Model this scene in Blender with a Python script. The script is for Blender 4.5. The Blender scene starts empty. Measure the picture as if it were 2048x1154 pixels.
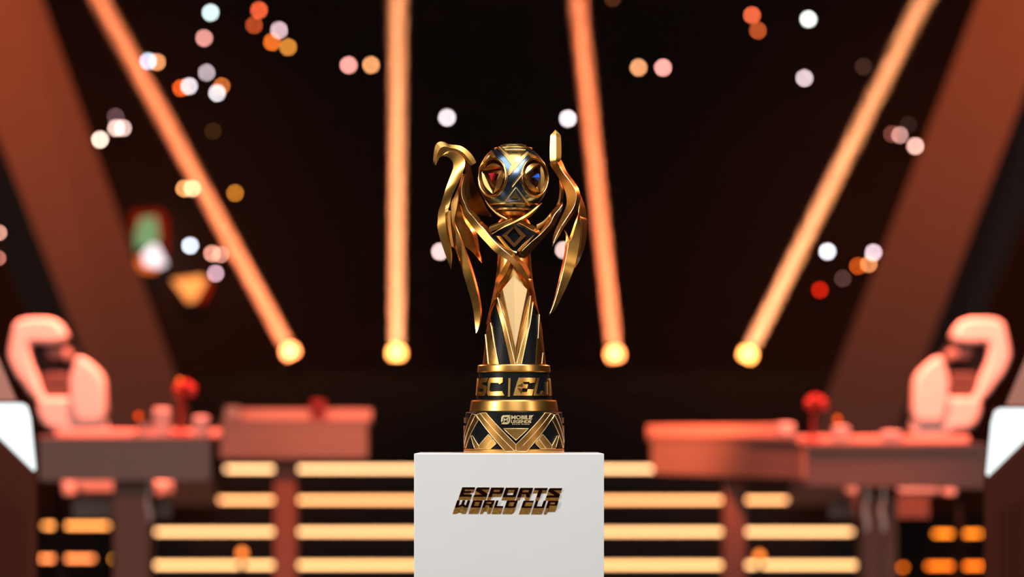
import bpy, bmesh, math, random
from mathutils import Vector, Matrix
random.seed(7)
SC = bpy.context.scene
COL = SC.collection

# ------------------------------------------------------------------ camera
# Level camera 6 m in front of the trophy, eye height 1.04 (2 - 4 cm above the plinth top), 105 mm lens.
D0, FPX, ZC, HOR = 6.0, 6000.0, 1.0407, 865.0
cam_d = bpy.data.cameras.new('camera'); cam = bpy.data.objects.new('camera', cam_d); COL.objects.link(cam)
cam.location = (0, -D0, ZC); cam.rotation_euler = (math.pi/2, 0, 0)
cam_d.sensor_width = 36; cam_d.lens = FPX*36/2048
cam_d.shift_y = (HOR-577)/2048
cam_d.clip_end = 200
cam_d.dof.use_dof = True; cam_d.dof.focus_distance = D0-0.05; cam_d.dof.aperture_fstop = 2.5
SC.camera = cam
SC.view_settings.view_transform = 'Standard'; SC.view_settings.look = 'None'
SC.view_settings.gamma = 1; SC.view_settings.exposure = 0; SC.view_settings.use_curve_mapping = False
SC.cycles.use_denoising = True
SC.cycles.max_bounces = 6; SC.cycles.volume_bounces = 0
SC.cycles.sample_clamp_indirect = 4

# ------------------------------------------------------------------ world: dim warm hall
w = bpy.data.worlds.new('hall'); SC.world = w; w.use_nodes = True
w.node_tree.nodes['Background'].inputs[0].default_value = (0.016, 0.008, 0.0064, 1)
w.node_tree.nodes['Background'].inputs[1].default_value = 1.0

def aim(o, target):
    o.rotation_euler = (Vector(target)-o.location).to_track_quat('-Z', 'Y').to_euler()
def area(name, loc, target, size, power, color, size_y=None, spread=None):
    d = bpy.data.lights.new(name, 'AREA'); o = bpy.data.objects.new(name, d); COL.objects.link(o)
    d.shape = 'RECTANGLE' if size_y else 'DISK'; d.size = size
    if size_y: d.size_y = size_y
    if spread: d.spread = math.radians(spread)
    d.energy = power; d.color = color; o.location = loc; aim(o, target); return o
def spot(name, loc, target, power, color, angle, radius=0.1, blend=0.4):
    d = bpy.data.lights.new(name, 'SPOT'); o = bpy.data.objects.new(name, d); COL.objects.link(o)
    d.energy = power; d.color = color; d.spot_size = math.radians(angle); d.spot_blend = blend
    d.shadow_soft_size = radius; o.location = loc; aim(o, target); return o

# front-of-house lighting and added side lights
area('house_wash', (0.4, -6.0, 4.4), (0, 0, 1.2), 3.0, 92, (0.98, 0.98, 1.0), 1.5)
spot('trophy_key', (1.4, -2.4, 6.0), (0, 0, 1.25), 900, (1.0, 0.93, 0.82), 14, 0.10)
area('highlight_left', (-3.2, -2.4, 2.4), (0, 0, 1.25), 0.5, 95, (1.0, 0.93, 0.80), 1.3)  # added, unseen; puts the left highlights on the gold
area('highlight_right', (3.8, -3.6, 2.2), (0, 0, 1.25), 0.8, 34, (1.0, 0.86, 0.66), 1.4)  # added, unseen; weaker highlights from the right
area('overhead_cool', (-0.2, -1.7, 3.9), (0, 0, 1.4), 4.2, 84, (0.84, 0.93, 1.0), 2.6)
# orange stage lights behind, plus added desk fill
spot('rim_left', (-3.2, 4.5, 3.6), (0, 0, 1.3), 480, (1.0, 0.25, 0.08), 24, 0.2)
spot('rim_right', (3.2, 4.5, 3.6), (0, 0, 1.3), 480, (1.0, 0.25, 0.08), 24, 0.2)
spot('player_wash_left', (-1.4, 8.25, 5.4), (-2.35, 9.1, 1.1), 7500, (1.0, 0.19, 0.11), 36, 0.2)
spot('player_wash_right', (1.4, 8.25, 5.4), (2.35, 9.2, 1.1), 7500, (1.0, 0.19, 0.11), 36, 0.2)
spot('fascia_fill_left', (-1.0, 0.5, 6.0), (-2.0, 8.8, 0.7), 720, (1.0, 0.34, 0.25), 40, 0.3, 0.8)  # added fill, no visible source; brightens the left desk fascias
spot('fascia_fill_right', (1.0, 0.5, 6.0), (2.0, 8.8, 0.7), 720, (1.0, 0.34, 0.25), 40, 0.3, 0.8)  # added fill, no visible source; brightens the right desk fascias
spot('desk_wash_left', (0.4, 6.6, 5.2), (-0.80, 10.7, 1.0), 2600, (1.0, 0.20, 0.09), 24, 0.2, 1.0)
spot('desk_wash_right', (-0.4, 6.9, 5.2), (1.05, 11.2, 1.0), 8200, (1.0, 0.20, 0.09), 24, 0.2, 1.0)
spot('pillar_wash_left', (-2.2, 12.5, 10.0), (-4.6, 17.8, 5.6), 2600, (1.0, 0.17, 0.04), 60, 0.3, 0.9)
spot('pillar_wash_right', (2.2, 12.5, 10.0), (4.6, 17.8, 5.6), 2600, (1.0, 0.17, 0.04), 60, 0.3, 0.9)

# ------------------------------------------------------------------ helpers
def lin(c):
    return tuple((v/255/12.92 if v/255 <= .04045 else ((v/255+.055)/1.055)**2.4) for v in c)
def P(px, py, y=0.0):
    """point at photograph pixel px,py standing y metres behind the trophy axis"""
    k = (D0+y)/FPX
    return Vector(((px-1024)*k, y, ZC-(py-HOR)*k))
def W(px, py, d): return P(px, py, d-D0)
def Z(x0, y0, s, pts): return [(x0+x/s, y0+y/s) for x, y in pts]
ZA = lambda p: Z(860, 275, 6.785, p)
ZB = lambda p: Z(870, 420, 4.615, p)
ZCc = lambda p: Z(1060, 255, 5.768, p)
ZD = lambda p: Z(1060, 420, 5.248, p)
ZE = lambda p: Z(950, 400, 7.2125, p)
ZF = lambda p: Z(950, 540, 5.769, p)
ZG = lambda p: Z(940, 275, 6.788, p)
ZH = lambda p: Z(945, 740, 12.412, p)
ZI = lambda p: Z(920, 815, 12.145, p)
ZJ = lambda p: Z(1020, 815, 12.148, p)

def nodes(name):
    m = bpy.data.materials.new(name); m.use_nodes = True
    nt = m.node_tree; return m, nt, nt.nodes['Principled BSDF']
def mat(name, col, rough=.5, metal=0., noise=0., nscale=40., bump=0., bscale=300., spec=None, coat=0.):
    m, nt, b = nodes(name)
    b.inputs['Base Color'].default_value = (*col, 1); b.inputs['Roughness'].default_value = rough
    b.inputs['Metallic'].default_value = metal
    if spec is not None: b.inputs['Specular IOR Level'].default_value = spec
    if coat: b.inputs['Coat Weight'].default_value = coat; b.inputs['Coat Roughness'].default_value = .15
    tc = nt.nodes.new('ShaderNodeTexCoord')
    if noise:
        n = nt.nodes.new('ShaderNodeTexNoise'); n.inputs['Scale'].default_value = nscale; n.inputs['Detail'].default_value = 4
        nt.links.new(tc.outputs['Object'], n.inputs['Vector'])
        r = nt.nodes.new('ShaderNodeValToRGB')
        r.color_ramp.elements[0].color = (*[c*(1-noise) for c in col], 1)
        r.color_ramp.elements[1].color = (*[min(1, c*(1+noise)) for c in col], 1)
        nt.links.new(n.outputs['Fac'], r.inputs['Fac']); nt.links.new(r.outputs['Color'], b.inputs['Base Color'])
        mr = nt.nodes.new('ShaderNodeMapRange'); mr.inputs['To Min'].default_value = rough*.85; mr.inputs['To Max'].default_value = rough*1.15
        nt.links.new(n.outputs['Fac'], mr.inputs['Value']); nt.links.new(mr.outputs['Result'], b.inputs['Roughness'])
    if bump:
        n2 = nt.nodes.new('ShaderNodeTexNoise'); n2.inputs['Scale'].default_value = bscale; n2.inputs['Detail'].default_value = 3
        nt.links.new(tc.outputs['Object'], n2.inputs['Vector'])
        bp = nt.nodes.new('ShaderNodeBump'); bp.inputs['Strength'].default_value = bump; bp.inputs['Distance'].default_value = .002
        nt.links.new(n2.outputs['Fac'], bp.inputs['Height']); nt.links.new(bp.outputs['Normal'], b.inputs['Normal'])
    return m
EM = {}
def emit(col, strength):
    key = (tuple(round(c, 4) for c in col), round(strength, 3))
    if key in EM: return EM[key]
    m = bpy.data.materials.new('lit_lens'); m.use_nodes = True; nt = m.node_tree
    nt.nodes.remove(nt.nodes['Principled BSDF'])
    e = nt.nodes.new('ShaderNodeEmission'); e.inputs[0].default_value = (*col, 1); e.inputs[1].default_value = strength
    nt.links.new(e.outputs[0], nt.nodes['Material Output'].inputs[0]); EM[key] = m; return m

GOLD = mat('satin_gold', (.75, .395, .10), .34, 1, .10, 60, .04, 700, coat=.5)
GOLD_P = mat('polished_gold', (.86, .50, .15), .20, 1, .05, 60, coat=.4)
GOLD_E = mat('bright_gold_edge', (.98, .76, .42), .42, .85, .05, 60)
GOLD_K = mat('champagne_gold', (.47, .29, .115), .40, 1, .08, 40, .04, 700, coat=.4)
GOLD_D = mat('shaded_gold', (.50, .24, .06), .36, 1, .12, 60, .04, 700, coat=.3)  # darker copy of the gold; shade and dark reflections put into colour
BRONZE = mat('bronze_and_shaded_gold', (.17, .07, .024), .4, 1, .2, 60)  # brown frame metal; in the portholes, gold with shade put into colour
ENAMEL = mat('steel_blue_metal', (.24, .33, .46), .24, 1, .06, 80)
BLACK = mat('black_lacquer', (.006, .0065, .008), .38, 0, .4, 90, .05, 500, spec=.10)
REDGEM = mat('red_enamel', (.55, .02, .04), .2, 0, coat=.6)
BLUEGEM = mat('blue_enamel', (.01, .09, .55), .2, 0, coat=.6)
ORANGE_LIT = mat('orange_light_tint', (.95, .38, .29), .6, 0, .05, 5)  # orange stage light put into the board's colour
PODIUM = mat('brown_grey_panel', (.115, .026, .014), .7, 0, .05, 8, spec=.08)
BOXM = mat('pale_grey_plastic', (.45, .40, .39), .5)
LEG = mat('brown_leg_panel', (.24, .11, .08), .6, 0, .05, 12)
WHITE = mat('white_painted_board', (.66, .66, .67), .55, 0, .025, 9, .03, 40)
FACE = mat('bronze_dark_reflection', (.13, .032, .014), .25, 1, .3, 120)  # letter bronze darkened; its dark reflection is put into the colour
SIDE = mat('bronze_warm_reflection', (.88, .29, .07), .38, .5, .85, 200)  # same bronze, patchy warm reflections put into the colour
DARK = mat('matte_black', (.006, .0055, .005), .7)
STEP = mat('dark_stage_step', (.03, .018, .014), .6, 0, .2, 5)
GREY = mat('grey_desk_panel', (.30, .215, .19), .55, 0, .05, 12)
PILLAR = mat('grey_scenic_panel', (.34, .27, .25), .6, 0, .05, 3)
CHAIRW = mat('white_leatherette', (.80, .76, .74), .45, 0, .04, 20)
PILLOW = mat('rose_brown_pillow', (.30, .22, .20), .8)
CHAIRK = mat('dark_fabric', (.012, .009, .009), .8, 0, .15, 60)
CHAIRB = mat('brown_cushion', (.075, .045, .042), .8, 0, .1, 60)
REDP = mat('red_plastic', (.32, .02, .015), .4)
RAIL = mat('pale_rail', (.72, .44, .38), .5)
FLOOR = mat('black_stage_floor', (.03, .022, .02), .35, 0, .2, 2)
WALL = mat('black_drape', (.045, .034, .030), .9, 0, .15, 1.5)

def empty(name, loc, label=None, cat=None, group=None):
    o = bpy.data.objects.new(name, None); COL.objects.link(o); o.location = loc; o.empty_display_size = .05
    return tag(o, label, cat, group)
def tag(o, label=None, cat=None, group=None, kind=None):
    if label: o['label'] = label
    if cat: o['category'] = cat
    if group: o['group'] = group
    if kind: o['kind'] = kind
    return o
PEND = []
def obj(name, me, m=None, parent=None, smooth=40, bevel=0.):
    o = bpy.data.objects.new(name, me); COL.objects.link(o)
    if m is not None and len(me.materials) == 0: me.materials.append(m)
    if smooth:
        me.polygons.foreach_set('use_smooth', [True]*len(me.polygons)); me.set_sharp_from_angle(angle=math.radians(smooth))
    if bevel:
        b = o.modifiers.new('edge', 'BEVEL'); b.width = bevel; b.segments = 2; b.limit_method = 'ANGLE'; b.angle_limit = math.radians(32)
        b.harden_normals = False
    if parent is not None:
        o.parent = parent
        inv = world_inv(parent); o.matrix_parent_inverse = inv
    return o
def world_loc(o):
    v = Vector((0, 0, 0))
    while o is not None:
        if o.type == 'EMPTY': v += o.location
        o = o.parent
    return v
def world_inv(p):
    # things are unrotated empties; parts are modelled in world coordinates
    while p.parent is not None: p = p.parent
    if p is None or p.type != 'EMPTY': return Matrix.Identity(4)
    return Matrix.Translation(-p.location)
def sub(name, me, m, part, **k):
    """a sub-part: child of a part (the part itself carries the inverse of its thing)"""
    o = obj(name, me, m, None, **k); o.parent = part; return o
def mesh(verts, faces, recalc=True):
    me = bpy.data.meshes.new('m'); me.from_pydata([tuple(v) for v in verts], [], faces)
    if recalc:
        bm = bmesh.new(); bm.from_mesh(me); bmesh.ops.recalc_face_normals(bm, faces=bm.faces); bm.to_mesh(me); bm.free()
    me.update(); return me
def box(x0, x1, y0, y1, z0, z1):
    v = [(x, y, z) for x in (x0, x1) for y in (y0, y1) for z in (z0, z1)]
    return mesh(v, [(0,1,3,2), (4,6,7,5), (0,4,5,1), (2,3,7,6), (0,2,6,4), (1,5,7,3)])
def prism(front, off):
    """solid between polygon front (3-D points) and the same moved by off"""
    n = len(front); off = Vector(off); v = [Vector(p) for p in front]+[Vector(p)+off for p in front]
    f = [tuple(range(n)), tuple(range(2*n-1, n-1, -1))]+[(i, (i+1) % n, n+(i+1) % n, n+i) for i in range(n)]
    return mesh(v, f)
def join(meshes):
    bm = bmesh.new()
    for m_ in meshes: bm.from_mesh(m_); bpy.data.meshes.remove(m_)
    me = bpy.data.meshes.new('m'); bm.to_mesh(me); bm.free(); return me
def tube(path, r, n=10, closed=False):
    path = [Vector(p) for p in path]; rs = r if isinstance(r, (list, tuple)) else [r]*len(path)
    V, F = [], []; N = len(path); up = None
    for i, p in enumerate(path):
        a = path[(i-1) % N] if (closed or i > 0) else p; b = path[(i+1) % N] if (closed or i < N-1) else p
        t = (b-a).normalized()
        if up is None: up = Vector((0, 0, 1)) if abs(t.z) < .9 else Vector((1, 0, 0))
        s = t.cross(up).normalized(); u = s.cross(t).normalized(); up = u
        for k in range(n):
            an = 2*math.pi*k/n; V.append(p+s*math.cos(an)*rs[i]+u*math.sin(an)*rs[i])
    for i in range(N if closed else N-1):
        j = (i+1) % N
        for k in range(n): F.append((i*n+k, i*n+(k+1) % n, j*n+(k+1) % n, j*n+k))
    if not closed: F += [tuple(range(n-1, -1, -1)), tuple((N-1)*n+k for k in range(n))]
    return mesh(V, F)
def lathe(prof, axis, n=96, caps=True):
    """prof: (radius, z); axis: (x, y)"""
    V, F = [], []
    for r, z in prof:
        for k in range(n):
            a = 2*math.pi*k/n; V.append((axis[0]+r*math.cos(a), axis[1]+r*math.sin(a), z))
    for i in range(len(prof)-1):
        for k in range(n): F.append((i*n+k, i*n+(k+1) % n, (i+1)*n+(k+1) % n, (i+1)*n+k))
    if caps: F += [tuple(range(n)), tuple((len(prof)-1)*n+k for k in range(n))]
    return mesh(V, F)
def smooth_line(pts, n):
    """n points along a Catmull-Rom curve through pts, evenly spaced"""
    pts = [Vector((p[0], p[1])) for p in pts]; fine = []
    for i in range(len(pts)-1):
        p0 = pts[max(i-1, 0)]; p1 = pts[i]; p2 = pts[i+1]; p3 = pts[min(i+2, len(pts)-1)]
        for k in range(12):
            t = k/12
            fine.append(.5*((2*p1)+(p2-p0)*t+(2*p0-5*p1+4*p2-p3)*t*t+(3*p1-p0-3*p2+p3)*t**3))
    fine.append(pts[-1])
    L = [0]
    for a, b in zip(fine, fine[1:]): L.append(L[-1]+(b-a).length)
    out = []; j = 0
    for k in range(n):
        s = L[-1]*k/(n-1)
        while j < len(L)-2 and L[j+1] < s: j += 1
        t = (s-L[j])/max(L[j+1]-L[j], 1e-9); out.append(fine[j].lerp(fine[j+1], min(max(t, 0), 1)))
    return out
def curve(v, t):
    """v: number or list of (t, value)"""
    if not isinstance(v, (list, tuple)): return v
    if t <= v[0][0]: return v[0][1]
    for (a, x), (b, y) in zip(v, v[1:]):
        if t <= b:
            u = (t-a)/(b-a); u = u*u*(3-2*u); return x+(y-x)*u
    return v[-1][1]
def blade(L, R, y=0., k=.3, ridge=.5, back=.5, dl=0., dr=0., n=30):
    """ridged metal blade between two outline curves; y depth in m, k ridge height / width, dl / dr depth of each edge"""
    A = smooth_line(L, n); B = smooth_line(R, n); V, F = [], []
    for i in range(n):
        t = i/(n-1); a, b = A[i], B[i]; wd = (b-a).length/1000; yy = curve(y, t); rr = curve(ridge, t); kk = curve(k, t)
        m = a.lerp(b, rr)
        hh = max(kk*wd, .0012)
        V += [P(a.x, a.y, yy+curve(dl, t)), P(m.x, m.y, yy-hh), P(b.x, b.y, yy+curve(dr, t)), P(m.x, m.y, yy+max(back*wd, .0025))]
    for i in range(n-1):
        for c in range(4): F.append((4*i+c, 4*i+(c+1) % 4, 4*i+4+(c+1) % 4, 4*i+4+c))
    F += [(0, 1, 2, 3), (4*n-1, 4*n-2, 4*n-3, 4*n-4)]
    me = mesh(V, F, False)
    bm = bmesh.new(); bm.from_mesh(me); bmesh.ops.remove_doubles(bm, verts=bm.verts, dist=.0002)
    bmesh.ops.recalc_face_normals(bm, faces=bm.faces); bm.to_mesh(me); bm.free(); return me
def relief(outline, surf, lift, base=-.001, step=6., vstep=None):
    """plate with outline (u, v) laid on surf(u, v, offset) -> 3-D point, rising from base to lift"""
    bm = bmesh.new(); vs = [bm.verts.new((u, v, 0)) for u, v in outline]; bm.faces.new(vs); bm.normal_update()
    bmesh.ops.triangulate(bm, faces=bm.faces[:], ngon_method='EAR_CLIP')
    if step:
        us = [u for u, v in outline]; vv = [v for u, v in outline]; vst = vstep or step
        for lo, hi, no, st in ((min(us), max(us), (1, 0, 0), step), (min(vv), max(vv), (0, 1, 0), vst)):
            c = math.floor(lo/st)*st+st
            while c < hi-1e-6:
                bmesh.ops.bisect_plane(bm, geom=bm.verts[:]+bm.edges[:]+bm.faces[:], plane_co=(no[0]*c, no[1]*c, 0), plane_no=no); c += st
    bm.verts.index_update(); N = len(bm.verts)
    V = [surf(v.co.x, v.co.y, lift) for v in bm.verts]+[surf(v.co.x, v.co.y, base) for v in bm.verts]
    F = []
    for f in bm.faces:
        ids = [v.index for v in f.verts]; F.append(tuple(ids)); F.append(tuple(N+i for i in reversed(ids)))
    for e in bm.edges:
        if len(e.link_faces) == 1:
            a, b = e.verts[0].index, e.verts[1].index; F.append((a, b, N+b, N+a))
    bm.free(); return mesh(V, F)
def bead(px_pts, surf, r, off=.0, n=8):
    """thin raised bead along a polyline laid on a surface"""
    pts = []
    for (a, b) in zip(px_pts, px_pts[1:]):
        for k in range(8): pts.append((a[0]+(b[0]-a[0])*k/8, a[1]+(b[1]-a[1])*k/8))
    pts.append(px_pts[-1]); return tube([surf(u, v, off) for u, v in pts], r, n)
def flip(pts, c): return [(2*c-u, v) for u, v in pts][::-1]

# ------------------------------------------------------------------ setting
ZF0 = -.25
tag(obj('floor', box(-14, 14, -13, 28, ZF0-.1, ZF0), FLOOR), 'dark glossy stage floor', kind='structure')
tag(obj('wall_back', box(-14, 14, 26.3, 26.6, ZF0, 12), WALL), 'black drape wall behind the stage', kind='structure')

# ------------------------------------------------------------------ plinth
pl = empty('display_plinth', (-.006, 0, ZF0), 'white square display plinth carrying the golden trophy, with bronze lettering', 'plinth')
yF = -.184; kF = (D0+yF)/FPX
obj('body', box((828-1024)*kF, (1208-1024)*kF, yF, .184, ZF0, 1.0), WHITE, pl, bevel=.0016)
def letter_strokes(ch):
    # strokes on a unit cell (u right, v down); a = stem, t = bar thickness
    a, t = .27, .24
    H0 = [(0,0),(1,0),(1,t),(0,t)]; H2 = [(0,1-t),(1,1-t),(1,1),(0,1)]; M = [(a,.40),(.86,.40),(.86,.62),(a,.62)]
    Lf = [(0,0),(a,0),(a,1),(0,1)]; Rt = [(1-a,0),(1,0),(1,1),(1-a,1)]
    mid = lambda s: [(s[0][0], s[0][1])] and s
    T = {
     'E': [[(0,0),(1,0),(1,t),(a,t),(a,.40),(.80,.40),(.80,.60),(a,.60),(a,1-t),(.95,1-t),(.95,1),(0,1)]],
     'S': [[(.08,0),(1,0),(1,t),(.40,t),(1,.66),(1,1),(0,1),(0,1-t),(.58,1-t),(0,.36),(0,.1)]],
     'P': [[(0,0),(1,0),(1,t),(a,t),(a,1),(0,1)], [(1-a,t),(1,t),(1,.66),(a,.66),(a,.47),(1-a,.47)]],
     'O': [[(0,0),(1,0),(1,t),(a,t),(a,1-t),(0,1)], [(0,1),(a,1-t),(1-a,1-t),(1-a,t),(1,t),(1,1)]],
     'R': [[(0,0),(1,0),(1,t),(a,t),(a,1),(0,1)], [(1-a,t),(1,t),(1,.60),(.88,.66),(1,1),(.70,1),(.58,.66),(a,.66),(a,.47),(1-a,.47)]],
     'T': [[(0,0),(1,0),(1,t),(.64,t),(.64,1),(.36,1),(.36,t),(0,t)]],
     'W': [[(0,0),(.22,0),(.24,.72),(.40,.55),(.40,0),(.62,0),(.62,.55),(.78,.72),(.78,0),(1,0),(1,1),(.74,1),(.50,.80),(.26,1),(0,1)]],
     'L': [[(0,0),(a,0),(a,1-t),(1,1-t),(1,1),(0,1)]],
     'D': [[(0,0),(1,0),(1,t),(a,t),(a,1-t),(0,1)], [(0,1),(a,1-t),(1-a,1-t),(1-a,t),(1,t),(1,.82),(.86,1)]],
     'C': [[(0,0),(1,0),(1,.30),(1-a*.3,.30),(1-a*.6,t),(a,t),(a,1-t),(1-a*.6,1-t),(1-a*.3,.70),(1,.70),(1,1),(0,1)]],
     'U': [[(0,0),(a,0),(a,1-t),(1-a,1-t),(1-a,0),(1,0),(1,1),(0,1)]],
    }
    return T[ch]
def plinth_letter(ch, x0, x1, ytop, ybot, drop):
    slant = .345; ms = []
    yf, yb = yF-(.0028 if drop < 10 else .0042), yF-.0004
    for st in letter_strokes(ch):
        fr = []
        for u, v in st:
            py = ytop+(ybot-ytop)*v; px = x0+(x1-x0)*u-slant*(py-ytop); fr.append((px, py))
        front = [P(px, py, yf) for px, py in fr]; back = [P(px-slant*drop, py+drop, yb) for px, py in fr]
        n = len(fr); V = front+back
        F = [tuple(range(n)), tuple(range(2*n-1, n-1, -1))]+[(i, (i+1) % n, n+(i+1) % n, n+i) for i in range(n)]
        me = mesh(V, F); me.materials.append(FACE); me.materials.append(SIDE)
        for p in me.polygons:
            p.material_index = 0 if p.index == 0 else 1
        ms.append(me)
    o = obj('letter', join_keep(ms), None, pl, smooth=0)
def join_keep(ms):
    bm = bmesh.new()
    for m_ in ms: bm.from_mesh(m_)
    me = bpy.data.meshes.new('m'); bm.to_mesh(me); bm.free()
    for m_ in ms[0].materials: me.materials.append(m_)
    for m_ in ms: bpy.data.meshes.remove(m_)
    return me
for i, ch in enumerate('ESPORTS'):
    x0 = 924.5+i*29; plinth_letter(ch, x0, x0+26.3, 974.4+i*.28, 993.6+i*.28, 6.2)
for ch, x0, x1, dy in (('W',914.5,941,0), ('O',946,966,.2), ('R',969,990,.3), ('L',992.5,1011,.5), ('D',1014,1036,.7), ('C',1047,1068,1), ('U',1071.5,1093,1.3), ('P',1096.5,1117.5,1.4)):
    plinth_letter(ch, x0, x1, 1000.4+dy*.8, 1015.2+dy*.8, 12.5)

# ------------------------------------------------------------------ trophy
AX = 1027.8; AXX = (AX-1024)/1000
tr = empty('trophy', (AXX, 0, 1.0), 'tall golden winged trophy with patterned ball, standing on the white plinth', 'trophy')
zz = lambda py: ZC-(py-HOR)/1000
# base drum
drum = obj('base_drum', lathe([(.097, 1.0002), (.097, zz(826)), (.0955, zz(824.2)), (.093, zz(823)), (.05, zz(823))], (AXX, 0)), BLACK, tr, smooth=30)
RB = .0975
def S_drum(th, py, off):
    a = math.radians(th); r = RB+off; return Vector((AXX+r*math.sin(a), -r*math.cos(a), ZC-(py-HOR)*(D0-.06)/FPX))
TC = 2.3
def drum_plate(name, pts, lift, m=GOLD, both=True, edge=True):
    for q in ([pts, flip(pts, 0)] if both else [pts]):
        q = [(u+TC, v) for u, v in q]
        o = sub(name, relief(q, S_drum, lift, -.002, 5., 12.), m, drum, smooth=30, bevel=.0006)
        if edge:
            sub('edge_bead', tube([S_drum(u, v, lift-.0002) for (a, b) in zip(q, q[1:]+q[:1]) for (u, v) in [(a[0]+(b[0]-a[0])*k/6, a[1]+(b[1]-a[1])*k/6) for k in range(6)]], .0006, 6, True), GOLD_E, drum, smooth=60)
drum_plate('cross_band', [(-50,829.5),(-43.6,826.5),(-1.5,902.0),(-12,902.5)], .0035, GOLD_D)
drum_plate('cross_band', [(-43.6,826.5),(-35.4,825.5),(0,889),(0,900),(-1.5,902)], .0042, GOLD_D)
drum_plate('side_band', [(-58,827.5),(-51,829),(-80.4,886),(-85,881)], .0035, GOLD_D)
drum_plate('side_band', [(-51,830),(-46.7,840),(-75.5,896.5),(-80.4,890)], .003, GOLD_D)
drum_plate('lower_band', [(-61.7,872),(-58.2,871),(-46.8,891.5),(-46.7,897.5),(-53.7,897.5)], .002)
drum_plate('lower_band', [(-32.7,868.5),(-27.5,876.7),(-37.7,897.5),(-46.7,897.5),(-46.8,891.5)], .002)
drum_plate('lower_band', [(-27.3,877.7),(-22.7,886.6),(-30,897.5),(-37.2,897.5)], .002)
drum_plate('centre_triangle', [(-14.3,857.3),(14.3,857.3),(0,880.6)], .003, GOLD, both=False)
sub('foot_ring', lathe([(.094, 1.0), (.1005, 1.0), (.1008, 1.001), (.1005, zz(899)), (.0985, zz(897.5)), (.096, zz(897.5))], (AXX, 0), caps=False), GOLD, drum, smooth=30)
for s in (-1, 1):
    sub('side_inlay', relief([(s*62+TC,835),(s*118+TC,835),(s*118+TC,846),(s*70+TC,846)][::s], S_drum, .0025, -.002, 5., 12.), GOLD_D, drum, smooth=30)
    sub('side_inlay', relief([(s*79+TC,851),(s*110+TC,851),(s*110+TC,897),(s*87+TC,897)][::s], S_drum, .003, -.002, 5., 12.), GOLD, drum, smooth=30)
# wordmark on the drum
def text_mesh(s, x0, x1, y0, y1, surf, lift, bold=.0, space=1.):
    cu = bpy.data.curves.new('t', 'FONT'); cu.body = s; cu.size = 1; cu.offset = bold; cu.resolution_u = 2; cu.space_character = space
    to = bpy.data.objects.new('t', cu); COL.objects.link(to)
    dg = bpy.context.evaluated_depsgraph_get(); me = bpy.data.meshes.new_from_object(to.evaluated_get(dg))
    bpy.data.objects.remove(to); bpy.data.curves.remove(cu)
    xs = [v.co.x for v in me.vertices]; ys = [v.co.y for v in me.vertices]; a, b, c, d = min(xs), max(xs), min(ys), max(ys)
    bm = bmesh.new(); bm.from_mesh(me); bmesh.ops.remove_doubles(bm, verts=bm.verts, dist=1e-5)
    bm.verts.index_update(); N = len(bm.verts)
    f2 = lambda v: (x0+(v.co.x-a)/(b-a)*(x1-x0), y1-(v.co.y-c)/(d-c)*(y1-y0))
    V = [surf(*f2(v), lift) for v in bm.verts]+[surf(*f2(v), -.0005) for v in bm.verts]; F = []
    for f in bm.faces:
        ids = [v.index for v in f.verts]; F.append(tuple(ids)); F.append(tuple(N+i for i in reversed(ids)))
    for e in bm.edges:
        if len(e.link_faces) == 1: i, j = e.verts[0].index, e.verts[1].index; F.append((i, j, N+j, N+i))
    bm.free(); bpy.data.meshes.remove(me); return mesh(V, F)
def S_drum_px(px, py, off): return S_drum(math.degrees(math.asin(max(-.98, min(.98, (px-AX)/98.8)))), py, off)
sub('wordmark_line', text_mesh('MOBILE', 1022.3, 1063.5, 830.8, 839.0, S_drum_px, .0016, .035, .95), GOLD_E, drum, smooth=0)
sub('wordmark_line', text_mesh('LEGENDS', 1022, 1062.0, 840.0, 846.2, S_drum_px, .0016, .035, .92), GOLD_E, drum, smooth=0)
sub('wordmark_line', text_mesh('BANG BANG', 1024.3, 1058.3, 847.0, 849.5, S_drum_px, .0014, .03, 1.25), GOLD_E, drum, smooth=0)
sub('wordmark_tick', relief([(1060.5,832.5),(1066.6,830),(1062.8,834.6)], S_drum_px, .0016), GOLD_E, drum, smooth=0)
for poly in (ZI([(1000,330),(1010,230),(1045,190),(1225,185),(1190,235),(1070,240),(1045,270),(1040,330),(1010,365)]),
             ZI([(1005,405),(1050,360),(1150,360),(1180,330),(1185,250),(1225,215),(1220,340),(1180,400),(1130,410)]),
             ZI([(1060,345),(1065,255),(1110,285),(1160,245),(1225,190),(1165,285),(1165,345),(1140,345),(1140,295),(1110,320),(1088,300),(1085,345)])):
    sub('emblem_stroke', relief(poly, S_drum_px, .0018), GOLD_E, drum, smooth=0)
# tiers
obj('lower_tier', lathe([(.06, zz(823.4)), (.0872, zz(823.4)), (.0888, zz(822.2)), (.0886, zz(820.6)), (.0858, zz(803.2)), (.0850, zz(801.4)), (.0835, zz(800.2)), (.06, zz(800.2))], (AXX, 0)), GOLD, tr, smooth=12)
band = obj('letter_band', lathe([(.05, zz(800.3)), (.0752, zz(800.3)), (.0702, zz(744)), (.05, zz(744))], (AXX, 0)), BLACK, tr, smooth=30)
obj('upper_tier', lathe([(.06, zz(745.3)), (.0715, zz(745.3)), (.0734, zz(743.6)), (.0734, zz(742.4)), (.0722, zz(732.2)), (.0712, zz(730.6)), (.0700, zz(730.0)), (.05, zz(729.8))], (AXX, 0)), GOLD, tr, smooth=12)
def S_band(px, py, off):
    r = (70.2+(py-744)*(75.2-70.2)/56)
    s = max(-.985, min(.985, (px-AX)/(r+2.5))); rr = r/1000+off; c = math.sqrt(1-s*s)
    return Vector((AXX+rr*s, -rr*c, ZC-(py-HOR)*(D0-.05)/FPX))
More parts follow.
